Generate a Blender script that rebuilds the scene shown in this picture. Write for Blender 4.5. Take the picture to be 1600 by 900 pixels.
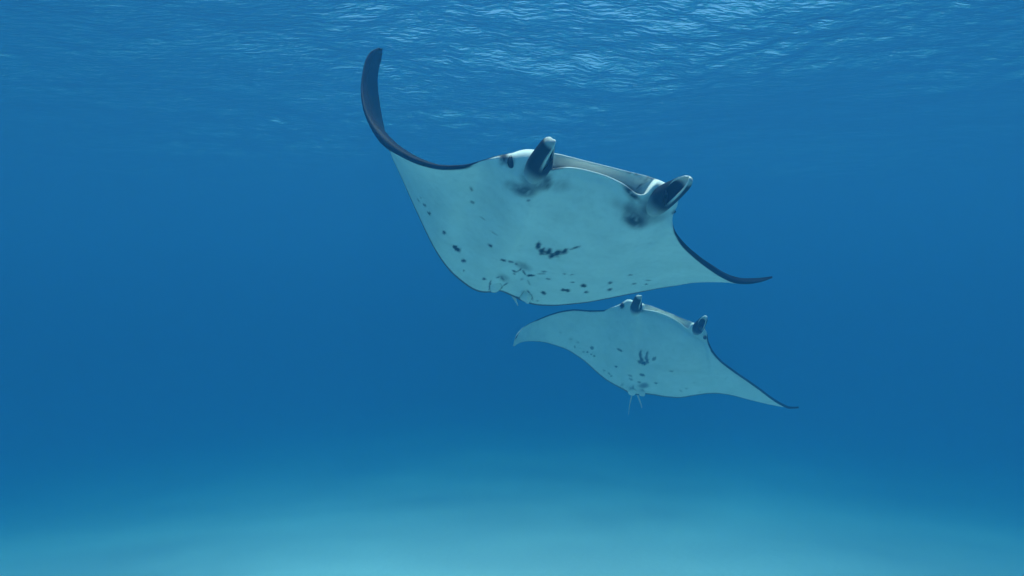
# Two manta rays gliding in open blue water over a pale sand bottom.
import bpy, math, random
import numpy as np

random.seed(7)
rng = np.random.default_rng(11)
scene = bpy.context.scene
for o in list(bpy.data.objects):
    bpy.data.objects.remove(o, do_unlink=True)
col = scene.collection

# ------------------------------------------------------------------ camera
F_PX = 953.0                       # focal length in pixels of a 1600 px wide frame
CAM_Z = 12.0                       # metres above the datum; the sand bank lies about 4.3 m below the lens
SURF_Z = CAM_Z + 3.9               # mean level of the sea surface
cam_d = bpy.data.cameras.new('camera')
cam_d.sensor_width = 36.0
cam_d.lens = 36.0 * F_PX / 1600.0
cam_d.clip_start = 0.05
cam_d.clip_end = 2000.0
cam = bpy.data.objects.new('camera', cam_d)
col.objects.link(cam)
cam.location = (0.0, 0.0, CAM_Z)
cam.rotation_euler = (math.radians(90.0), 0.0, 0.0)
scene.camera = cam

# ------------------------------------------------------------------ light
SUN_ELEV, SUN_AZ = 86.0, 25.0       # degrees; azimuth from +Y (ahead) towards +X (right)
world = bpy.data.worlds.new('World')
scene.world = world
world.use_nodes = True
wn = world.node_tree
wn.nodes.clear()
sky = wn.nodes.new('ShaderNodeTexSky')
sky.sky_type = 'NISHITA'
sky.sun_disc = False
sky.sun_elevation = math.radians(SUN_ELEV)
sky.sun_rotation = math.radians(SUN_AZ)
bg = wn.nodes.new('ShaderNodeBackground')
bg.inputs['Strength'].default_value = 0.15
wo = wn.nodes.new('ShaderNodeOutputWorld')
wn.links.new(sky.outputs[0], bg.inputs[0])
wn.links.new(bg.outputs[0], wo.inputs[0])

sun_d = bpy.data.lights.new('sun', 'SUN')
sun_d.energy = 4.5
sun_d.angle = math.radians(0.5)
sun_d.color = (1.0, 0.96, 0.90)
sun = bpy.data.objects.new('sun', sun_d)
col.objects.link(sun)
sun.location = (0, 0, 30)
from mathutils import Vector
_e, _a = math.radians(SUN_ELEV), math.radians(SUN_AZ)
_to_sun = Vector((math.cos(_e) * math.sin(_a), math.cos(_e) * math.cos(_a), math.sin(_e)))
sun.rotation_euler = _to_sun.to_track_quat('Z', 'Y').to_euler()

vs = scene.view_settings
vs.view_transform = 'Standard'
vs.look = 'None'
vs.exposure = 0.81
vs.gamma = 1.0
vs.use_curve_mapping = False
cy = scene.cycles
cy.use_denoising = True
cy.max_bounces = 6
cy.diffuse_bounces = 3
cy.glossy_bounces = 2
cy.transparent_max_bounces = 16
cy.volume_bounces = 2
cy.use_adaptive_sampling = True
cy.adaptive_threshold = 0.02
cy.sample_clamp_indirect = 4.0

# ------------------------------------------------------------------ helpers
def link_mesh(name, verts, faces, mat, parent=None, smooth=True):
    me = bpy.data.meshes.new(name)
    me.from_pydata([tuple(v) for v in verts], [], [tuple(f) for f in faces])
    me.update()
    if smooth:
        me.polygons.foreach_set('use_smooth', [True] * len(me.polygons))
    me.materials.append(mat)
    ob = bpy.data.objects.new(name, me)
    col.objects.link(ob)
    if parent is not None:
        ob.parent = parent
        ob.matrix_parent_inverse = parent.matrix_world.inverted()
    return ob

def set_attr(ob, name, values):
    at = ob.data.attributes.new(name, 'FLOAT', 'POINT')
    at.data.foreach_set('value', np.asarray(values, dtype=np.float32))

def px(x, y, d):
    """camera-space point (right, up, away) on a sight line at depth d"""
    return np.array([(x - 800.0) / F_PX * d, (450.0 - y) / F_PX * d, d])

def to_world(p):
    p = np.asarray(p, float)
    return np.stack([p[..., 0], p[..., 2], p[..., 1] + CAM_Z], -1)

def project(p):
    """world point -> photo coordinates (used to lay out skin markings and painted crease shade)"""
    p = np.asarray(p)
    return np.stack([800 + p[..., 0] / p[..., 1] * F_PX,
                     450 - (p[..., 2] - CAM_Z) / p[..., 1] * F_PX], -1)

def sstep(a, b, x):
    t = np.clip((np.asarray(x, float) - a) / (b - a), 0, 1)
    return t * t * (3 - 2 * t)

def pchip(xk, yk, x):
    """monotone cubic interpolation, columns independent"""
    xk = np.asarray(xk, float); yk = np.asarray(yk, float)
    h = np.diff(xk)[:, None]
    dlt = np.diff(yk, axis=0) / h
    m = np.zeros_like(yk)
    a, b = dlt[:-1], dlt[1:]
    w1, w2 = 2 * h[1:] + h[:-1], h[1:] + 2 * h[:-1]
    with np.errstate(divide='ignore', invalid='ignore'):
        hm = (w1 + w2) / (w1 / a + w2 / b)
    # half harmonic, half plain mean: softer than strict pchip
    mid = 0.5 * (a + b)
    m[1:-1] = np.where(a * b > 0, 0.5 * hm + 0.5 * mid, 0.35 * mid)
    m[0], m[-1] = dlt[0], dlt[-1]
    i = np.clip(np.searchsorted(xk, x, side='right') - 1, 0, len(xk) - 2)
    hh = (xk[i + 1] - xk[i])[:, None]
    t = ((x - xk[i]))[:, None] / hh
    return ((2 * t**3 - 3 * t**2 + 1) * yk[i] + (t**3 - 2 * t**2 + t) * hh * m[i]
            + (-2 * t**3 + 3 * t**2) * yk[i + 1] + (t**3 - t**2) * hh * m[i + 1])

def unit(v):
    return v / (np.linalg.norm(v, axis=-1, keepdims=True) + 1e-12)

def new_mat(name):
    m = bpy.data.materials.new(name)
    m.use_nodes = True
    nt = m.node_tree
    nt.nodes.clear()
    out = nt.nodes.new('ShaderNodeOutputMaterial')
    return m, nt, out

# ------------------------------------------------------------------ materials
def mat_skin():
    m, nt, out = new_mat('manta_skin')
    N, L = nt.nodes, nt.links
    b = N.new('ShaderNodeBsdfPrincipled')
    at = N.new('ShaderNodeAttribute'); at.attribute_name = 'pigment'
    tc = N.new('ShaderNodeTexCoord')
    n1 = N.new('ShaderNodeTexNoise'); n1.inputs['Scale'].default_value = 5.0
    n1.inputs['Detail'].default_value = 6.0
    L.new(tc.outputs['Object'], n1.inputs['Vector'])
    pale = N.new('ShaderNodeMixRGB')
    pale.inputs['Color1'].default_value = (0.60, 0.65, 0.60, 1)
    pale.inputs['Color2'].default_value = (0.85, 0.88, 0.83, 1)
    L.new(n1.outputs['Fac'], pale.inputs['Fac'])
    n4 = N.new('ShaderNodeTexNoise'); n4.inputs['Scale'].default_value = 21.0
    n4.inputs['Detail'].default_value = 8.0; n4.inputs['Roughness'].default_value = 0.7
    L.new(tc.outputs['Object'], n4.inputs['Vector'])
    r4 = N.new('ShaderNodeValToRGB')
    r4.color_ramp.elements[0].position = 0.30; r4.color_ramp.elements[0].color = (0.87, 0.88, 0.89, 1)
    r4.color_ramp.elements[1].position = 0.52; r4.color_ramp.elements[1].color = (1, 1, 1, 1)
    L.new(n4.outputs['Fac'], r4.inputs['Fac'])
    scuff = N.new('ShaderNodeMixRGB'); scuff.blend_type = 'MULTIPLY'; scuff.inputs['Fac'].default_value = 1.0
    L.new(pale.outputs[0], scuff.inputs['Color1']); L.new(r4.outputs[0], scuff.inputs['Color2'])
    n2 = N.new('ShaderNodeTexNoise'); n2.inputs['Scale'].default_value = 38.0
    n2.inputs['Detail'].default_value = 5.0
    L.new(tc.outputs['Object'], n2.inputs['Vector'])
    dark = N.new('ShaderNodeMixRGB')
    dark.inputs['Color1'].default_value = (0.003, 0.006, 0.010, 1)
    dark.inputs['Color2'].default_value = (0.008, 0.012, 0.020, 1)
    L.new(n2.outputs['Fac'], dark.inputs['Fac'])
    mx = N.new('ShaderNodeMixRGB')
    L.new(at.outputs['Fac'], mx.inputs['Fac'])
    L.new(scuff.outputs[0], mx.inputs['Color1'])
    L.new(dark.outputs[0], mx.inputs['Color2'])
    L.new(mx.outputs[0], b.inputs['Base Color'])
    b.inputs['Roughness'].default_value = 0.6
    b.inputs['Specular IOR Level'].default_value = 0.3
    b.inputs['IOR'].default_value = 1.2
    n3 = N.new('ShaderNodeTexNoise'); n3.inputs['Scale'].default_value = 60.0
    n3.inputs['Detail'].default_value = 4.0
    L.new(tc.outputs['Object'], n3.inputs['Vector'])
    bp = N.new('ShaderNodeBump'); bp.inputs['Strength'].default_value = 0.12
    bp.inputs['Distance'].default_value = 0.01
    L.new(n3.outputs['Fac'], bp.inputs['Height'])
    L.new(bp.outputs[0], b.inputs['Normal'])
    L.new(b.outputs[0], out.inputs['Surface'])
    return m

def mat_eye():
    m, nt, out = new_mat('manta_eye')
    b = nt.nodes.new('ShaderNodeBsdfPrincipled')
    n = nt.nodes.new('ShaderNodeTexNoise'); n.inputs['Scale'].default_value = 30
    r = nt.nodes.new('ShaderNodeValToRGB')
    r.color_ramp.elements[0].color = (0.004, 0.005, 0.007, 1)
    r.color_ramp.elements[1].color = (0.016, 0.018, 0.022, 1)
    nt.links.new(n.outputs['Fac'], r.inputs['Fac'])
    nt.links.new(r.outputs[0], b.inputs['Base Color'])
    b.inputs['Roughness'].default_value = 0.25
    b.inputs['IOR'].default_value = 1.2
    nt.links.new(b.outputs[0], out.inputs['Surface'])
    return m

def mat_sand():
    m, nt, out = new_mat('sand')
    N, L = nt.nodes, nt.links
    b = N.new('ShaderNodeBsdfPrincipled')
    tc = N.new('ShaderNodeTexCoord')
    n1 = N.new('ShaderNodeTexNoise'); n1.inputs['Scale'].default_value = 0.16
    n1.inputs['Detail'].default_value = 5.0
    L.new(tc.outputs['Object'], n1.inputs['Vector'])
    r = N.new('ShaderNodeValToRGB')
    r.color_ramp.elements[0].position = 0.3
    r.color_ramp.elements[0].color = (0.45, 0.46, 0.45, 1)
    r.color_ramp.elements[1].position = 0.7
    r.color_ramp.elements[1].color = (0.74, 0.74, 0.72, 1)
    L.new(n1.outputs['Fac'], r.inputs['Fac'])
    L.new(r.outputs[0], b.inputs['Base Color'])
    b.inputs['Roughness'].default_value = 0.95
    n2 = N.new('ShaderNodeTexNoise'); n2.inputs['Scale'].default_value = 6.0
    n2.inputs['Detail'].default_value = 8.0
    L.new(tc.outputs['Object'], n2.inputs['Vector'])
    bp = N.new('ShaderNodeBump'); bp.inputs['Strength'].default_value = 0.5
    bp.inputs['Distance'].default_value = 0.05
    L.new(n2.outputs['Fac'], bp.inputs['Height'])
    L.new(bp.outputs[0], b.inputs['Normal'])
    L.new(b.outputs[0], out.inputs['Surface'])
    return m

def mat_surface():
    """sea surface: Fresnel mirror / clear window, total reflection from below at a slant"""
    m, nt, out = new_mat('sea_surface')
    N, L = nt.nodes, nt.links
    tc = N.new('ShaderNodeTexCoord')
    mp = N.new('ShaderNodeMapping')
    mp.inputs['Scale'].default_value = (0.55, 1.5, 1.0)
    mp.inputs['Rotation'].default_value = (0, 0, math.radians(-14))
    L.new(tc.outputs['Object'], mp.inputs['Vector'])
    nz = N.new('ShaderNodeTexNoise'); nz.inputs['Scale'].default_value = 6.5
    nz.inputs['Detail'].default_value = 2.0; nz.inputs['Roughness'].default_value = 0.6
    L.new(mp.outputs[0], nz.inputs['Vector'])
    bp = N.new('ShaderNodeBump'); bp.inputs['Strength'].default_value = 1.0
    bp.inputs['Distance'].default_value = 0.052
    L.new(nz.outputs['Fac'], bp.inputs['Height'])
    fr = N.new('ShaderNodeFresnel'); fr.inputs['IOR'].default_value = 1.33
    L.new(bp.outputs[0], fr.inputs['Normal'])
    tr = N.new('ShaderNodeBsdfTransparent')
    gl = N.new('ShaderNodeBsdfGlossy'); gl.inputs['Roughness'].default_value = 0.12
    L.new(bp.outputs[0], gl.inputs['Normal'])
    mx = N.new('ShaderNodeMixShader')
    L.new(fr.outputs[0], mx.inputs[0]); L.new(tr.outputs[0], mx.inputs[1]); L.new(gl.outputs[0], mx.inputs[2])
    L.new(mx.outputs[0], out.inputs['Surface'])
    return m

# water: scattering (s) and absorption (a) per metre, R G B
WATER_S = (0.0052, 0.0262, 0.0575)
WATER_A = (0.133, 0.061, 0.0405)
def mat_water():
    m, nt, out = new_mat('sea_water')
    v = nt.nodes.new('ShaderNodeVolumePrincipled')
    dens = 0.30
    c = [s / dens for s in WATER_S]
    a = [max(0.0, 1 - (ab / dens) / (1 - cc)) ** 2 for ab, cc in zip(WATER_A, c)]
    v.inputs['Color'].default_value = (*c, 1)
    v.inputs['Absorption Color'].default_value = (*a, 1)
    v.inputs['Density'].default_value = dens
    v.inputs['Anisotropy'].default_value = 0.6
    nt.links.new(v.outputs[0], out.inputs['Volume'])
    return m

SKIN, EYE, SAND, SURF, WATER = mat_skin(), mat_eye(), mat_sand(), mat_surface(), mat_water()

# ------------------------------------------------------------------ setting
def graded_axis(lo, hi, fine_lo, fine_hi, step, n_coarse):
    fine = np.arange(fine_lo, fine_hi + 1e-6, step)
    k = np.linspace(0, 1, n_coarse + 1)[1:] ** 1.8
    left = fine_lo - k[::-1] * (fine_lo - lo)
    right = fine_hi + k * (hi - fine_hi)
    return np.concatenate([left, fine, right])

def sheet(name, xs, ys, zf, mat):
    X, Y = np.meshgrid(xs, ys)
    Z = zf(X, Y)
    v = np.stack([X, Y, Z], -1).reshape(-1, 3)
    nx, ny = len(xs), len(ys)
    i = (np.arange(nx - 1)[None, :] + np.arange(ny - 1)[:, None] * nx).ravel()
    f = np.stack([i, i + 1, i + nx + 1, i + nx], -1)
    me = bpy.data.meshes.new(name)
    me.vertices.add(len(v)); me.vertices.foreach_set('co', v.astype(np.float32).ravel())
    me.loops.add(f.size); me.loops.foreach_set('vertex_index', f.astype(np.int32).ravel())
    me.polygons.add(len(f))
    me.polygons.foreach_set('loop_start', np.arange(0, f.size, 4, dtype=np.int32))
    me.polygons.foreach_set('use_smooth', np.ones(len(f), dtype=bool))
    me.update(calc_edges=True)
    me.materials.append(mat)
    ob = bpy.data.objects.new(name, me)
    col.objects.link(ob)
    return ob

def waves(X, Y, seed, n, lmin, lmax, steep, wind, spread):
    r = np.random.default_rng(seed)
    Z = np.zeros_like(X)
    for _ in range(n):
        lam = lmin * (lmax / lmin) ** r.random()
        th = wind + r.normal(0, spread)
        k = 2 * math.pi / lam
        amp = steep / k / math.sqrt(n) * 1.4
        ph = r.random() * 6.283
        Z += amp * np.sin(k * (X * math.cos(th) + Y * math.sin(th)) + ph)
    return Z

RANGE = 260.0
xs = graded_axis(-RANGE, RANGE, -24, 24, 0.5, 40)
ys = graded_axis(-RANGE, RANGE, -6, 42, 0.5, 40)
BANK_Z = CAM_Z - 4.5
def bank(X, Y):
    q = 0.215 * np.clip(Y - 8.0, 0, None) + 0.05 * np.clip(-Y - 2.0, 0, None) + 0.009 * X ** 2 / (1 + np.abs(X) / 25.0)
    drop = 11.0 * (1 - np.exp(-q / 11.0))
    return BANK_Z - drop + waves(X, Y, 3, 14, 4.0, 22.0, 0.02, 1.1, 0.9)
seabed = sheet('seabed', xs, ys, bank, SAND)
seabed['kind'] = 'structure'; seabed['label'] = 'pale sandy sea floor fading into blue water'

xs = graded_axis(-RANGE, RANGE, -17, 17, 0.065, 50)
ys = graded_axis(-RANGE, RANGE, 5, 27, 0.065, 60)
def swell(X, Y):
    r = np.hypot(X, Y - 15)
    far = 1.0 / (1.0 + (r / 60.0) ** 4)
    near = (1 - sstep(15, 18, np.abs(X))) * (1 - sstep(23, 28, Y)) * sstep(3, 6, Y)
    # wind ripples come in patches (cat's paws) riding on chop and a low swell
    patch = 0.55 + 0.9 * sstep(-0.5, 0.9, waves(X, Y, 17, 9, 5.0, 16.0, 1.0, 0.6, 1.2) / 0.9)
    fine = waves(X, Y, 31, 44, 0.34, 1.1, 0.095, 1.30, 0.85)
    chop = waves(X, Y, 5, 36, 0.85, 3.2, 0.066, 1.35, 0.85)
    return SURF_Z + near * fine * patch + far * (chop * (0.6 + 0.4 * patch) + waves(X, Y, 9, 12, 4.0, 14.0, 0.05, 1.2, 0.5))
surface = sheet('water_surface', xs, ys, swell, SURF)
surface['kind'] = 'structure'; surface['label'] = 'rippled sea surface seen from below'

def closed_box(name, lo, hi, mat):
    (x0, y0, z0), (x1, y1, z1) = lo, hi
    v = [(x0, y0, z0), (x1, y0, z0), (x1, y1, z0), (x0, y1, z0),
         (x0, y0, z1), (x1, y0, z1), (x1, y1, z1), (x0, y1, z1)]
    f = [(0, 3, 2, 1), (4, 5, 6, 7), (0, 1, 5, 4), (1, 2, 6, 5), (2, 3, 7, 6), (3, 0, 4, 7)]
    return link_mesh(name, v, f, mat, smooth=False)
haze = closed_box('haze', (-RANGE - 5, -RANGE - 5, BANK_Z - 13.5), (RANGE + 5, RANGE + 5, SURF_Z + 0.9), WATER)
haze['kind'] = 'stuff'; haze['label'] = 'clear blue sea water filling the whole scene'; haze['category'] = 'water'

# ------------------------------------------------------------------ mantas
def blob(P, c, r, ang=0.0, soft=0.35):
    """coverage 0..1 of an ellipse (photo px) over points P"""
    d = P - np.array(c, float)
    ca, sa = math.cos(math.radians(ang)), math.sin(math.radians(ang))
    u = (d[:, 0] * ca + d[:, 1] * sa) / r[0]
    v = (-d[:, 0] * sa + d[:, 1] * ca) / r[1]
    q = np.sqrt(u * u + v * v)
    return 1 - sstep(1 - soft, 1 + soft, q)

def value_noise(P, scale, seed):
    r = np.random.default_rng(seed)
    T = r.random((64, 64))
    q = P / scale
    i = np.floor(q).astype(int); f = q - i
    f = f * f * (3 - 2 * f)
    g = lambda a, b: T[(i[:, 0] + a) % 64, (i[:, 1] + b) % 64]
    return (g(0, 0) * (1 - f[:, 0]) + g(1, 0) * f[:, 0]) * (1 - f[:, 1]) + \
           (g(0, 1) * (1 - f[:, 0]) + g(1, 1) * f[:, 0]) * f[:, 1]

def manta_body(root, stations, bulge, hump, head, band, spots_shade, smudge_shade, seed):
    """stations: rows of (ventral front edge B, leading top LE, trailing edge TE), each (x, y, depth)
    head = (k0, k1, k2, k3): station indices eye, mouth corner, mouth corner, eye"""
    S = np.array([[px(*b), px(*l), px(*t)] for b, l, t in stations])       # (n,3,3)
    n = len(S)
    # even out the stations along the leading edge
    mid = 0.5 * (S[:, 1] + S[:, 2])
    seg = np.linalg.norm(np.diff(S[:, 1], axis=0), axis=1) + 0.35 * np.linalg.norm(np.diff(S[:, 2], axis=0), axis=1)
    key = np.concatenate([[0], np.cumsum(seg)])
    NS = 420
    u = np.linspace(0, key[-1], NS)
    cur = pchip(key, S.reshape(n, 9), u).reshape(NS, 3, 3)
    ker = np.array([1, 2, 3, 4, 3, 2, 1.0]); ker /= ker.sum()
    pad = np.concatenate([np.repeat(cur[:1], 3, 0), cur, np.repeat(cur[-1:], 3, 0)])
    sm = sum(pad[i:i + NS] * ker[i] for i in range(7))
    sm[:2], sm[-2:] = cur[:2], cur[-2:]
    B, E, T = sm[:, 0], sm[:, 1], sm[:, 2]
    kidx = np.interp(u, key, np.arange(n))                                   # station number
    # frame
    chord = unit(T - E)
    span = unit(np.gradient(0.5 * (E + T), axis=0))
    nrm = unit(np.cross(span, chord))
    ref = np.array([0.1, 0.9, 0.35])
    nc = nrm[NS // 2]
    sgn = 1.0 if nc @ ref > 0 else -1.0
    nrm *= sgn                                                              # towards the back of the animal
    # body weight: 1 along the spine, 0 out on the wings
    k0, k1, k2, k3 = head
    kc = 0.5 * (k1 + k2)
    ik = lambda k: np.interp(k, np.arange(n), key)
    uc, hw = ik(kc), 0.5 * (ik(k3) - ik(k0))
    lat = (u - uc) / hw
    body = np.exp(-(lat / 1.05) ** 2)
    wing = np.exp(-(lat / 2.6) ** 2)
    clen = np.linalg.norm(T - B, axis=1)
    mouth = sstep(k1 - 0.35, k1 + 0.35, kidx) * (1 - sstep(k2 - 0.35, k2 + 0.35, kidx))
    NV, NF, ND = 110, 26, 46
    cv = np.linspace(1, 0, NV)                                              # TE -> B
    rows, par, kind = [], [], []
    for c in cv:
        base = B + (T - B) * c
        prof = np.sin(math.pi * c ** 0.62) ** 1.1
        wp = (c ** 0.5 - c) * 1.5
        off = bulge * body * prof + 0.020 * wing * wp
        rows.append(base - nrm * off[:, None]); par.append(c); kind.append(0)
    fwd = -chord
    g = E - B
    gl = np.linalg.norm(g, axis=1)
    for q in np.linspace(0, 1, NF + 2)[1:-1]:
        arc = math.sin(math.pi * q)
        nose = (gl * 0.42)[:, None] * fwd * arc
        # open mouth: rounded lower lip, deep crease behind it, roof sloping out to the upper rim
        lip = math.exp(-((q - 0.10) / 0.09) ** 2)
        cav = -0.19 * sstep(0.17, 0.36, q) * (1 - sstep(0.36, 1.0, q) ** 0.9) + 0.016 * lip
        qq = q if q > 0.34 else q * 0.55 + 0.0
        qq = 0.20 * sstep(0.0, 0.2, q) - 0.12 * sstep(0.2, 0.36, q) + 0.92 * max(q - 0.36, 0) / 0.64
        pn = B + g * q + nose
        pm = B + g * qq + fwd * cav + fwd * 0.02 * math.exp(-((q - 0.93) / 0.06) ** 2)
        rows.append(pn * (1 - mouth[:, None]) + pm * mouth[:, None]); par.append(q); kind.append(1)
    for c in np.linspace(0, 1, ND)[:-1]:
        base = E + (T - E) * c
        prof = sstep(0.0, 0.42, c) * (1 - sstep(0.42, 1.0, c))
        off = hump * body * prof + (0.006 + 0.05 * wing * (c ** 0.5 - c) * 2.0) * (1 - c) + 0.004
        edge = sstep(0.0, 0.06, c)
        rows.append(base + nrm * (off * edge)[:, None]); par.append(c); kind.append(2)
    R = np.array(rows)                                                      # (M,NS,3)
    M = len(R)
    # thin closed trailing edge: lower last ventral row a hair below dorsal
    W = to_world(R)
    verts = W.reshape(-1, 3)
    idx = np.arange(M * NS).reshape(M, NS)
    a = idx; bb = np.roll(idx, -1, axis=0)
    f = np.stack([a[:, :-1], bb[:, :-1], bb[:, 1:], a[:, 1:]], -1).reshape(-1, 4)
    if sgn > 0:
        f = f[:, ::-1]
    # pigment, with some crease shade painted in
    P = project(verts)
    K = np.repeat(np.array(kind)[:, None], NS, 1).ravel()
    Q = np.repeat(np.array(par)[:, None], NS, 1).ravel()
    KI = np.repeat(kidx[None, :], M, 0).ravel()
    pig = np.zeros(len(verts))
    pig[K == 2] = 1.0
    MO = np.repeat(mouth[None, :], M, 0).ravel()
    pig = np.where(K == 2, 1 - MO * (1 - sstep(0.006, 0.03, Q)), pig)
    bw = np.interp(KI, np.arange(n), band)                                  # dark leading-edge band per station
    wob = (value_noise(P, 5.0, seed) - 0.5) * 0.25
    front = (K == 1)
    pig = np.where(front, np.clip(sstep(1.02 - bw - 0.10, 1.02 - bw + 0.10, Q + wob * 0.6) * (bw > 0.02), 0, 1), pig)
    ven = (K == 0)
    lead = ven & (Q < 0.05)
    pig = np.where(lead, np.maximum(pig, (1 - sstep(0.0, 0.012, Q + wob * 0.004)) * sstep(0.75, 1.0, bw)), pig)
    # dark hairline on the trailing margin
    pig = np.where(ven, np.maximum(pig, 0.9 * sstep(0.974, 0.984, Q)), pig)
    nz = value_noise(P, 3.0, seed + 1)
    nz2 = value_noise(P, 1.2, seed + 2)
    for c, r, ang, s in spots_shade:
        Pj = P + np.stack([(nz - 0.5), (nz2 - 0.5)], -1) * min(r) * 0.9
        pig = np.where(ven, np.maximum(pig, 0.97 * s * blob(Pj, c, r, ang, 0.36)), pig)
    nz3 = 0.6 * value_noise(P, 7.0, seed + 3) + 0.4 * value_noise(P, 2.5, seed + 4)
    for c, r, ang, s in smudge_shade:
        m_ = s * blob(P, c, r, ang, 0.65) * np.clip(0.28 + 1.35 * nz3, 0, 1)
        pig = np.where(K < 2, 1 - (1 - pig) * (1 - m_), pig)
    ob = link_mesh('body', verts, f.tolist(), SKIN, root)
    set_attr(ob, 'pigment', np.clip(pig, 0, 1))
    return ob, dict(B=B, E=E, T=T, nrm=nrm, chord=chord)

def scroll_fin(root, a0, a1, a2, r0, r1, phi0, turns, tipcut, base_pig=0.45):
    """rolled cephalic lobe: a sheet coiled round a bent axis (photo px + depth control points)"""
    A0, A1, A2 = px(*a0), px(*a1), px(*a2)
    na, nb = 48, 52
    pts = np.zeros((2, na, nb, 3)); pig = np.zeros((2, na, nb))
    for j, bq in enumerate(np.linspace(0, 1, nb)):
        e2 = abs(2 * bq - 1)
        amax = 1.0 - tipcut * bq ** 1.6
        for i, t in enumerate(np.linspace(0, 1, na)):
            s = t * amax
            cpt = A0 * (1 - s) ** 2 + 2 * A1 * s * (1 - s) + A2 * s * s
            tan = unit(2 * (A1 - A0) * (1 - s) + 2 * (A2 - A1) * s)
            n1 = unit(np.cross(tan, np.array([0.0, 0.25, 1.0])))
            n2 = np.cross(n1, tan)
            rad = r0 + (r1 - r0) * s
            rad *= math.sqrt(max(1 - max((0.26 - s) / 0.26, 0.0) ** 2 * 0.985, 0.0))
            rnd = max((t - 0.80) / 0.20, 0.0)
            rad *= 0.45 + 0.55 * math.sqrt(max(1 - rnd ** 2.2, 0.0))
            # the sheet closes on itself at the base and opens along its length
            op = sstep(0.42, 0.70, s)
            tn = math.copysign(1.02, turns) * (1 - op) + turns * op
            tn *= 1 - 0.36 * sstep(0.70, 0.98, t)
            rad *= 1 - 0.30 * sstep(0.55, 1.0, bq) * op
            ph = math.radians(phi0) + 2 * math.pi * tn * bq
            d = n1 * math.cos(ph) + n2 * math.sin(ph)
            th = 0.011 * (0.35 + 0.65 * (1 - e2 ** 6))
            pts[0, i, j] = cpt + d * rad
            pts[1, i, j] = cpt + d * max(rad - th, 0.002)
            dk = base_pig * sstep(0.02, 0.22, s) + (0.99 - base_pig) * sstep(0.20, 0.44, s)
            edge = 1 - (1 - sstep(0.025, 0.06, bq)) * op
            tip = sstep(0.89, 0.96, t)
            pig[0, i, j] = dk * (1 - 0.85 * (1 - edge)) * (1 - tip * (0.62 + 0.3 * sstep(0.45, 0.75, bq)))
            pig[1, i, j] = 0.96 * edge * (1 - 0.95 * sstep(0.70, 0.82, t))
    v = to_world(pts).reshape(-1, 3)
    I = np.arange(2 * na * nb).reshape(2, na, nb)
    f = []
    for i in range(na - 1):
        for j in range(nb - 1):
            f.append((I[0, i, j], I[0, i + 1, j], I[0, i + 1, j + 1], I[0, i, j + 1]))
            f.append((I[1, i, j], I[1, i, j + 1], I[1, i + 1, j + 1], I[1, i + 1, j]))
    for j in range(nb - 1):
        f.append((I[0, na - 1, j], I[1, na - 1, j], I[1, na - 1, j + 1], I[0, na - 1, j + 1]))
        f.append((I[0, 0, j], I[0, 0, j + 1], I[1, 0, j + 1], I[1, 0, j]))
    for i in range(na - 1):
        f.append((I[0, i, 0], I[1, i, 0], I[1, i + 1, 0], I[0, i + 1, 0]))
        f.append((I[0, i, nb - 1], I[0, i + 1, nb - 1], I[1, i + 1, nb - 1], I[1, i, nb - 1]))
    ob = link_mesh('cephalic_fin', v, f, SKIN, root)
    set_attr(ob, 'pigment', np.clip(pig, 0, 1).ravel())
    return ob

def ellipsoid(name, root, c, radii, axes, mat, pig=None):
    c = px(*c)
    ax = [unit(np.array(a, float)) for a in axes]
    v, f = [], []
    nu, nv = 20, 12
    for i in range(nv + 1):
        th = math.pi * i / nv
        for j in range(nu):
            ph = 2 * math.pi * j / nu
            q = (math.sin(th) * math.cos(ph), math.sin(th) * math.sin(ph), math.cos(th))
            v.append(c + sum(ax[k] * radii[k] * q[k] for k in range(3)))
    for i in range(nv):
        for j in range(nu):
            f.append((i * nu + j, i * nu + (j + 1) % nu, (i + 1) * nu + (j + 1) % nu, (i + 1) * nu + j))
    ob = link_mesh(name, to_world(np.array(v)), f, mat, root)
    if pig is not None:
        z = np.array([[math.cos(math.pi * i / nv)] * nu for i in range(nv + 1)]).ravel()
        set_attr(ob, 'pigment', pig(z))
    return ob

def taper_tube(name, root, pts, radii, mat, pig):
    P = np.array([px(*p) for p in pts])
    k = np.arange(len(P), dtype=float)
    u = np.linspace(0, len(P) - 1, 40)
    C = pchip(k, P, u)
    r = np.interp(u, k, radii)
    t = unit(np.gradient(C, axis=0))
    n1 = unit(np.cross(t, np.array([0.3, 0.2, 1.0])))
    n2 = np.cross(t, n1)
    m = 10
    v = [C[i] + r[i] * (n1[i] * math.cos(6.2832 * j / m) + n2[i] * math.sin(6.2832 * j / m)) for i in range(len(u)) for j in range(m)]
    f = [(i * m + j, i * m + (j + 1) % m, (i + 1) * m + (j + 1) % m, (i + 1) * m + j) for i in range(len(u) - 1) for j in range(m)]
    f += [tuple(range(m))[::-1], tuple(range((len(u) - 1) * m, len(u) * m))]
    ob = link_mesh(name, to_world(np.array(v)), f, mat, root)
    set_attr(ob, 'pigment', np.full(len(v), pig))
    return ob

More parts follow.
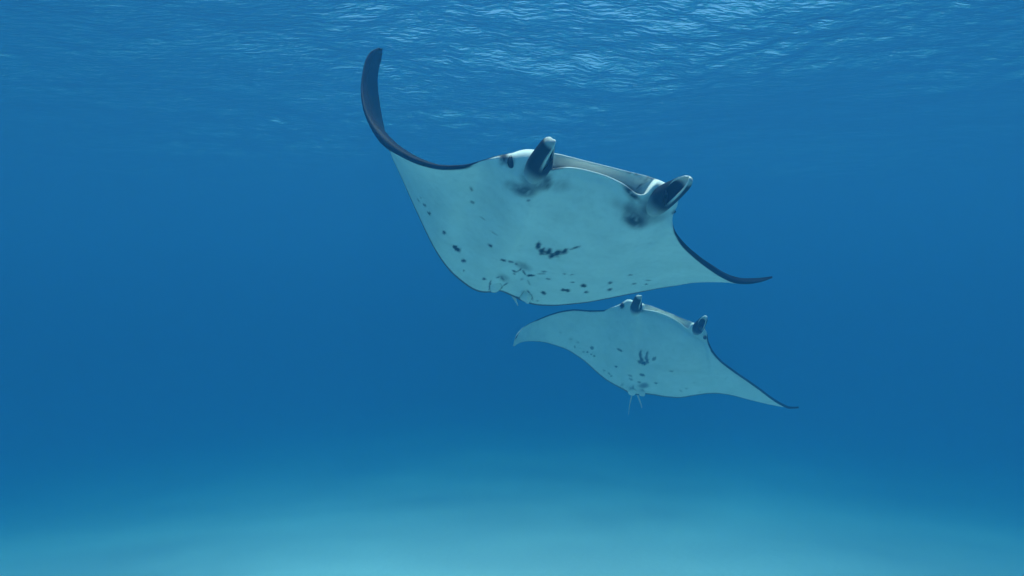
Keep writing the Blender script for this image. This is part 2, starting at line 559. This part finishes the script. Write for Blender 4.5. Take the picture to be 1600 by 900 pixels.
def flap(name, root, outline, lift, thick, pigv, edge_dark):
    """small thin fin: closed outline (px, depth), domed, with thickness"""
    O = np.array([px(*p) for p in outline])
    k = np.arange(len(O) + 1, dtype=float)
    O2 = pchip(k, np.concatenate([O, O[:1]]), np.linspace(0, len(O), 48, endpoint=False))
    c = O2.mean(0)
    toward = -unit(c)
    rings = [1.0, 0.93, 0.7, 0.4, 0.0]
    v, pg = [], []
    for side in (1, -1):
        for rr in rings:
            for p in O2:
                v.append(c + (p - c) * rr + toward * (lift * (1 - rr * rr) * side + thick * side * (rr < 1)))
                pg.append(edge_dark if rr == 1.0 else pigv)
    n = len(O2); f = []
    nr = len(rings)
    for s in range(2):
        for i in range(nr - 1):
            for j in range(n):
                a = (s * nr + i) * n + j; b = (s * nr + i) * n + (j + 1) % n
                q = (a, b, b + n, a + n)
                f.append(q if s == 0 else q[::-1])
    ob = link_mesh(name, to_world(np.array(v)), f, SKIN, root)
    set_attr(ob, 'pigment', pg)
    return ob

def manta_root(c, label):
    e = bpy.data.objects.new('manta_ray', None)
    e.empty_display_size = 0.3
    col.objects.link(e)
    e.location = tuple(to_world(px(*c)))
    e['label'] = label; e['category'] = 'manta ray'; e['group'] = 'manta rays gliding in open water'
    bpy.context.view_layer.update()
    return e

# ---- the near manta
m1 = manta_root((880, 380, 3.7), 'larger near manta ray with one wing tip curled high towards the surface')
st1 = [
 ((591, 75, 3.66), (593, 74, 3.66), (597, 76, 3.69)),
 ((580, 80, 3.62), (585, 78, 3.62), (597, 82, 3.76)),
 ((573, 89, 3.58), (578, 88, 3.59), (595, 94, 3.83)),
 ((567, 108, 3.54), (572, 108, 3.55), (591, 110, 3.89)),
 ((564, 130, 3.50), (569, 130, 3.51), (589.5, 130, 3.92)),
 ((566, 165, 3.42), (573, 164, 3.43), (593.5, 165, 3.97)),
 ((575, 192, 3.36), (583, 188, 3.37), (598, 190, 4.00)),
 ((597, 226, 3.27), (604, 214, 3.28), (603, 216, 4.02)),
 ((625, 244, 3.19), (625, 232, 3.20), (610, 240, 4.02)),
 ((660, 259, 3.13), (660, 250, 3.13), (629, 282, 4.02)),
 ((695, 265, 3.10), (695, 258, 3.10), (652, 334, 4.05)),
 ((725, 263, 3.08), (725, 257, 3.08), (678, 388, 4.13)),
 ((757, 253, 3.04), (757, 249, 3.04), (703, 424, 4.32)),
 ((780, 258, 3.00), (778, 243, 3.02), (722, 441, 4.43)),
 ((800, 268, 2.96), (799, 239, 3.00), (738, 452, 4.50)),     # 14 eye
 ((820, 276, 2.92), (821, 233, 2.97), (753, 457, 4.54)),
 ((840, 279, 2.90), (845, 235, 2.96), (766, 457, 4.56)),
 ((853, 272, 2.88), (868, 240, 2.93), (780, 455, 4.58)),     # 17 mouth corner
 ((885, 266, 2.87), (897, 248, 2.92), (796, 461, 4.60)),
 ((925, 273, 2.87), (940, 259, 2.92), (815, 470, 4.60)),
 ((965, 290, 2.90), (985, 270, 2.94), (838, 477, 4.58)),
 ((992, 314, 2.94), (1020, 278, 2.98), (865, 478, 4.52)),    # 21 mouth corner
 ((1012, 332, 2.98), (1042, 287, 3.02), (890, 476, 4.45)),
 ((1032, 338, 3.04), (1054, 300, 3.08), (917, 473, 4.36)),
 ((1047, 340, 3.10), (1059, 316, 3.13), (945, 468, 4.28)),   # 24 eye
 ((1048, 348, 3.18), (1050, 335, 3.19), (970, 463, 4.22)),
 ((1052, 360, 3.24), (1053, 356, 3.24), (1000, 457, 4.17)),
 ((1064, 382, 3.34), (1068, 378, 3.34), (1030, 451, 4.24)),
 ((1085, 403, 3.47), (1090, 398, 3.48), (1055, 447, 4.30)),
 ((1108, 421, 3.64), (1113, 415, 3.65), (1085, 442, 4.34)),
 ((1130, 435, 3.82), (1133, 428, 3.83), (1112, 441, 4.37)),
 ((1150, 443, 3.97), (1150, 435, 3.98), (1138, 441, 4.40)),
 ((1167, 444, 4.06), (1166, 437.5, 4.07), (1162, 437, 4.40)),
 ((1186, 441.5, 4.13), (1185, 437, 4.14), (1184, 435.5, 4.35)),
 ((1207, 434.5, 4.20), (1207, 434, 4.20), (1207, 433.5, 4.25)),
]
band1 = [1.1] * 12 + [0.55, 0.22, 0.10, 0.03, 0.0, 0.0, 0.0, 0.0, 0.03, 0.08, 0.05, 0.03, 0.03, 0.10, 0.9] + [1.1] * 8
spots_shade1 = [
 ((841, 383), (4.2, 6.2), 5, 1), ((847.5, 393), (5.4, 6), 0, 1), ((857.6, 393.6), (4.4, 5.4), 25, 1), ((862.5, 400), (5, 3.6), -25, 1),
 ((872, 395.7), (6.4, 4.8), -30, 1), ((882, 392.6), (6.5, 3.2), -25, 1), ((898, 387.4), (8, 1.4), -17, .9),
 ((671, 333.4), (2, 3), -35, .9), ((664, 320.7), (1.8, 3), -50, .75), ((654, 313), (1.3, 3), -30, .45), ((657.5, 309), (1.2, 2.6), -30, .35),
 ((694, 363), (2.4, 3.4), -45, .95), ((710.5, 386), (3.2, 3.2), 0, 1), ((715.5, 390), (5.2, 3.2), 40, 1), ((724, 407.6), (4, 2.5), 10, 1),
 ((725, 423), (1.8, 1.2), 0, .7), ((756, 436), (3, 2), 0, .9), ((766, 384), (3.8, 2), 40, .95), ((786, 406.5), (4.2, 1.9), 22, 1),
 ((798, 409), (4.4, 1.4), 20, .9), ((806.8, 412.8), (2, 1.4), 30, .8), ((829.5, 430.6), (6.6, 1.9), 0, 1), ((850, 424.4), (4.2, 1.2), 0, .75),
 ((846, 428), (6.5, 0.9), 0, .6), ((856.5, 435.8), (3.6, 1.1), 5, .7), ((882, 428), (2, 1.2), 0, .6), ((893.6, 429), (3, .9), -5, .6),
 ((895, 441), (3.2, 1.3), 0, .75), ((880, 453.2), (3.6, 2.4), 5, 1), ((886.5, 454), (4.4, 2.4), 3, 1), ((911.6, 446.4), (5, 2.6), 15, 1),
 ((916, 456.4), (3.4, 2), 0, .95), ((953, 442), (3.2, 1.9), -5, .9), ((953, 452.4), (3.4, 1.9), -8, .9), ((849, 457.8), (4, 2.4), 20, 1),
 ((985, 429.6), (4, 1.1), 0, .7), ((991, 443.5), (3.4, 1.3), -5, .75), ((1013, 438), (5, .9), 5, .6), ((1010, 444.2), (2.4, 1.2), 0, .7),
 ((1015, 380), (3.4, 1.0), 0, .25), ((736.7, 295.4), (1.5, 4), -30, .7), ((738, 316), (3.6, 1.7), 38, .65), ((753, 340.6), (7, .9), 32, .45),
 ((773, 364.8), (6, .9), 30, .45), ((826, 313), (3, 2), 15, .7), ((804, 424), (4, 1.3), 25, .9), ((803.5, 428), (2, 1.2), 0, .7),
 ((812, 421.5), (4.5, 1.1), -40, 1), ((819, 426), (1.2, 5), -30, 1), ((778, 433.5), (2.6, 1.2), -20, .8), ((785, 435), (1.1, 4.2), -30, .9),
 ((790, 444), (4.4, 1.0), -30, .9), ((826.5, 442), (1.0, 5), -30, .6), ((815, 437), (2.2, 2), 0, .4), ((840, 470), (1.5, 1.2), 0, .6),
 ((765.5, 446), (1.4, 9), 8, 1), ((828, 461), (1.6, 9), -28, .9), ((814.5, 463), (1.4, 6), 35, .8), ((805, 464), (8, 1.4), 8, .9),  # this row and the next: crease shade between pelvic folds, painted as dark lines
 ((783, 450), (1.3, 5), 40, .7), ((826.5, 442), (1.5, 5), -30, .5),
]
smudge_shade1 = [
 ((820, 298), (17, 9), 8, .85), ((800, 290), (12, 7), 20, .45), ((848, 290), (13, 8), -20, .6), ((856, 284), (6, 11), 0, .7), ((876, 290), (17, 9), 0, .35),
 ((826, 272), (11, 13), 20, .45), ((840, 262), (9, 16), 25, .9),
 ((993, 346), (17, 10), 10, .9), ((985, 331), (11, 15), 0, .7), ((1014, 322), (17, 14), -30, .62), ((1030, 305), (14, 9), -30, .7), ((968, 320), (14, 8), 30, .25),
 ((796, 252), (7, 8), 0, .9), ((787, 247), (5, 10), 20, .95), ((783, 242), (6, 4), -20, .7),
 ((818, 416), (13, 5), 22, .5), ((787, 434), (9, 5), 25, .4), ((1040, 306), (10, 6), -25, .8), ((1054, 331), (5, 3), -30, .9),
 ((864, 263), (17, 2.8), -6, 1), ((852, 270), (3.4, 9), 15, 1), ((987, 302), (5, 16), -46, 1), ((915, 256), (60, 9), 14, .10),  # mouth-corner creases: the shade above the lip is painted into the skin colour
 ((1001, 289), (4, 1.1), -25, .9), ((997, 294), (1.1, 4), 15, .7), ((1030, 340), (16, 7), -28, .35), ((1008, 336), (20, 12), -30, .5), ((832, 284), (18, 10), 10, .45),
]
manta_body(m1, st1, 0.10, 0.20, (14, 17, 21, 24), band1, spots_shade1, smudge_shade1, 21)
scroll_fin(m1, (833, 282, 3.00), (843, 250, 2.86), (869, 216, 2.70), 0.072, 0.042, 292, -0.84, 0.10, 0.45)
scroll_fin(m1, (1010, 326, 3.06), (1045, 307, 2.88), (1076, 273, 2.74), 0.068, 0.043, 285, 0.74, 0.08, 0.5)
ellipsoid('eye', m1, (799, 253, 2.95), (0.020, 0.032, 0.018), ((1, 0.1, 0.2), (0, 1, 0.1), (0.2, 0.1, 1)), EYE)
ellipsoid('eye', m1, (1052, 331, 3.135), (0.016, 0.009, 0.014), ((1, 0.1, 0.2), (0, 1, 0.1), (0.2, 0.1, 1)), EYE)
flap('pelvic_fin', m1, [(767, 436, 4.30), (765.5, 447, 4.35), (766, 455, 4.39), (773, 457.5, 4.39), (780, 454, 4.39), (784, 446, 4.35), (777, 438, 4.30)], 0.02, 0.008, 0.0, 0.8)
flap('pelvic_fin', m1, [(822, 450, 4.33), (816, 459, 4.37), (812, 466, 4.40), (820, 472, 4.41), (825, 475, 4.41), (830, 468, 4.39), (831, 463, 4.37)], 0.02, 0.008, 0.0, 0.8)
taper_tube('tail', m1, [(795, 445, 4.50), (800, 458, 4.62), (805, 468, 4.85), (809, 477, 5.15)], [0.03, 0.018, 0.009, 0.004], SKIN, 0.3)

# ---- the far manta
M2 = px(1045, 495, 5.85)
U2 = unit(np.array([0.408, 0.737, 0.533]))
def p2(x, y, h):
    """point of the far manta: sight line met with its body plane raised by h metres"""
    r = px(x, y, 1.0)
    return (x, y, (U2 @ M2 + h) / (U2 @ r))
m2 = manta_root(p2(1030, 560, 0), 'smaller far manta ray with drooping wing tip below and behind the larger one')
raw2 = [
 ((802, 541, -.42), (802.5, 540, -.42), (803.5, 541, -.42)),
 ((806, 527, -.35), (806.5, 525.5, -.35), (812, 536, -.36)),
 ((814, 516.5, -.26), (814.5, 515, -.26), (822, 533.5, -.28)),
 ((826, 507.5, -.18), (826.5, 506, -.18), (835, 533.5, -.22)),
 ((842, 500, -.10), (842.5, 498.5, -.10), (850, 535, -.16)),
 ((860, 492.6, -.05), (860, 491, -.05), (866, 539.5, -.11)),
 ((880, 487.2, -.01), (880, 485.5, -.01), (882, 545, -.08)),
 ((900, 485.2, .01), (900, 483.4, .01), (898, 554, -.05)),
 ((922, 486.6, .02), (922, 484.8, .02), (914, 565.5, -.03)),
 ((942, 486, .02), (942, 484.4, .02), (930, 580, -.01)),
 ((958, 482, .00), (957, 480, .02), (946, 593.5, 0)),
 ((972, 485, -.04), (970, 474, .02), (960, 602, 0)),          # 11 eye
 ((983, 488, -.06), (982, 467.5, .03), (972, 608, 0)),
 ((997, 488, -.07), (998, 472, .03), (985, 615, 0)),
 ((1007, 486.5, -.05), (1010, 476, .03), (996, 617.5, 0)),    # 14 mouth corner
 ((1025, 489, -.05), (1027, 482.5, .03), (1008, 616, 0)),
 ((1046, 497, -.05), (1048, 490.5, .03), (1022, 617.5, 0)),
 ((1062, 507, -.05), (1066, 498, .03), (1040, 620.5, 0)),
 ((1072, 516.5, -.05), (1080, 503, .03), (1060, 622, .02)),     # 18 mouth corner
 ((1082, 523, -.05), (1092, 507, .03), (1078, 619.5, .04)),
 ((1093, 529, -.04), (1102, 514, .03), (1094, 617, .06)),
 ((1100, 533, -.02), (1105, 522, .02), (1108, 615.3, .08)),   # 21 eye
 ((1104, 538, .00), (1105.5, 532, .02), (1122, 615.3, .10)),
 ((1111, 549, .01), (1112, 547, .02), (1137, 617, .11)),
 ((1124, 564, .03), (1125, 562, .03), (1153, 620.5, .12)),
 ((1145, 580.5, .06), (1146, 578.2, .06), (1170, 625, .13)),
 ((1165, 594.5, .09), (1166, 592.3, .09), (1187, 629, .15)),
 ((1186, 609.5, .11), (1187, 607.5, .11), (1203, 632.6, .17)),
 ((1205, 624, .14), (1206, 622, .14), (1217, 635, .20)),
 ((1221, 634, .17), (1222, 632, .17), (1229, 636.5, .24)),
 ((1235, 639, .21), (1235, 637, .21), (1238, 636.5, .29)),
 ((1248, 638, .27), (1248, 637, .27), (1248, 636, .30)),
]
st2 = [tuple(p2(*q) for q in row) for row in raw2]
band2 = [0.0, 0.0, 0.0, 0.6] + [1.1] * 6 + [0.25, 0.10, 0.03, 0.05, 0.05, 0.05, 0.05, 0.05, 0.05, 0.04, 0.04, 0.05, 0.3, 0.9] + [1.1] * 8
spots2 = [
 ((1000.6, 553), (2.2, 6.5), 3, .85), ((1002, 561), (2.6, 5), -15, .9), ((1010.6, 556), (2.3, 8), 10, .75), ((1000, 565.5), (3, 2.6), 0, .9), ((1006, 567.5), (4.4, 3), 0, .95),
 ((1011.5, 564), (2.6, 4), 0, .85), ((1022, 560.6), (4.2, 2.4), -38, .7), ((968, 546.8), (4.8, 1.6), 30, .8), ((962.5, 572.6), (1.9, 1.6), 20, .8),
 ((1003.4, 585.8), (4.4, 1.7), 18, .8), ((984.3, 587), (4, 1.4), 25, .55), ((985.5, 592.4), (3.4, 1.5), 30, .6), ((999, 597), (3.2, 1.5), 5, .7), ((1025, 598.7), (3, 1.5), 10, .8),
 ((989.5, 604.5), (1.5, 2.8), 10, .55), ((1049, 580.3), (3, 1.2), 5, .55), ((1063.5, 610.5), (2.6, 1.2), 35, .45), ((1073, 607), (2.4, 1.1), 0, .4), ((1084.5, 598), (2.2, 1.1), 0, .35),
 ((1094, 612), (2, 1), 0, .3), ((1052, 547), (2, 1), 0, .2), ((925, 543.5), (2.4, 2.4), 0, .7), ((912, 550), (2, 1.2), 0, .6), ((918, 550), (1.6, 1.5), 0, .65), ((924, 553.5), (1.8, 1.3), 0, .6),
 ((928.5, 556), (1.8, 1.5), 0, .6), ((898, 542.5), (1.6, 2), 0, .5), ((944, 579), (2, 1.6), 0, .4), ((951.5, 583.5), (2.4, 1.6), 30, .45), ((955, 587.5), (1.8, 1.5), 0, .45), ((972, 601), (2, 3), 20, .35),
 ((892, 530), (3, 2), 0, .25), ((903, 535), (3, 2), 0, .25), ((876, 520), (3, 2), 0, .15),
]
smudge2 = [
 ((1006, 602.5), (8, 4), -5, .7), ((972, 478), (3.4, 4.4), 15, .95), ((1102, 527), (3.2, 3), -40, .95), ((998, 486.5), (5, 2.2), -10, .55), ((1003, 485.5), (6, 1.4), 0, .5),
 ((994, 474), (3, 6), 0, .55), ((1092, 508), (6, 3), -10, .5), ((1000, 556), (20, 16), 0, .10), ((1040, 575), (30, 5), 10, .10),
]
manta_body(m2, st2, 0.11, 0.20, (11, 14, 18, 21), band2, spots2, smudge2, 44)
scroll_fin(m2, (993, 489, 5.98), (993, 477, 5.76), (1002, 460, 5.58), 0.066, 0.036, 290, -0.86, 0.12, 0.2)
scroll_fin(m2, (1082, 520, 5.95), (1094, 512, 5.74), (1101, 493, 5.56), 0.066, 0.036, 290, 0.74, 0.10, 0.2)
ellipsoid('eye', m2, (972, 477.5, 5.86), (0.018, 0.026, 0.016), ((1, 0.1, 0.2), (0, 1, 0.1), (0.2, 0.1, 1)), EYE)
ellipsoid('eye', m2, (1101.5, 527.5, 5.80), (0.018, 0.018, 0.016), ((1, 0.1, 0.2), (0, 1, 0.1), (0.2, 0.1, 1)), EYE)
flap('pelvic_fin', m2, [(984, 607, 7.1), (981, 612, 7.14), (984, 617, 7.18), (990, 618, 7.18), (994, 613, 7.14), (991, 607, 7.1)], 0.012, 0.006, 0.0, 0.1)
flap('pelvic_fin', m2, [(1003, 608, 7.04), (999, 614, 7.08), (1000, 618.5, 7.1), (1007, 619, 7.1), (1008, 613, 7.06)], 0.012, 0.006, 0.0, 0.1)
taper_tube('tail', m2, [(990, 606, 7.25), (987, 618, 7.35), (984, 632, 7.6), (982, 648, 8.0)], [0.02, 0.008, 0.005, 0.003], SKIN, 0.3)
taper_tube('clasper', m2, [(994, 610, 7.2), (997, 619, 7.28), (1001, 630, 7.4), (1003, 637, 7.5)], [0.02, 0.010, 0.007, 0.004], SKIN, 0.3)
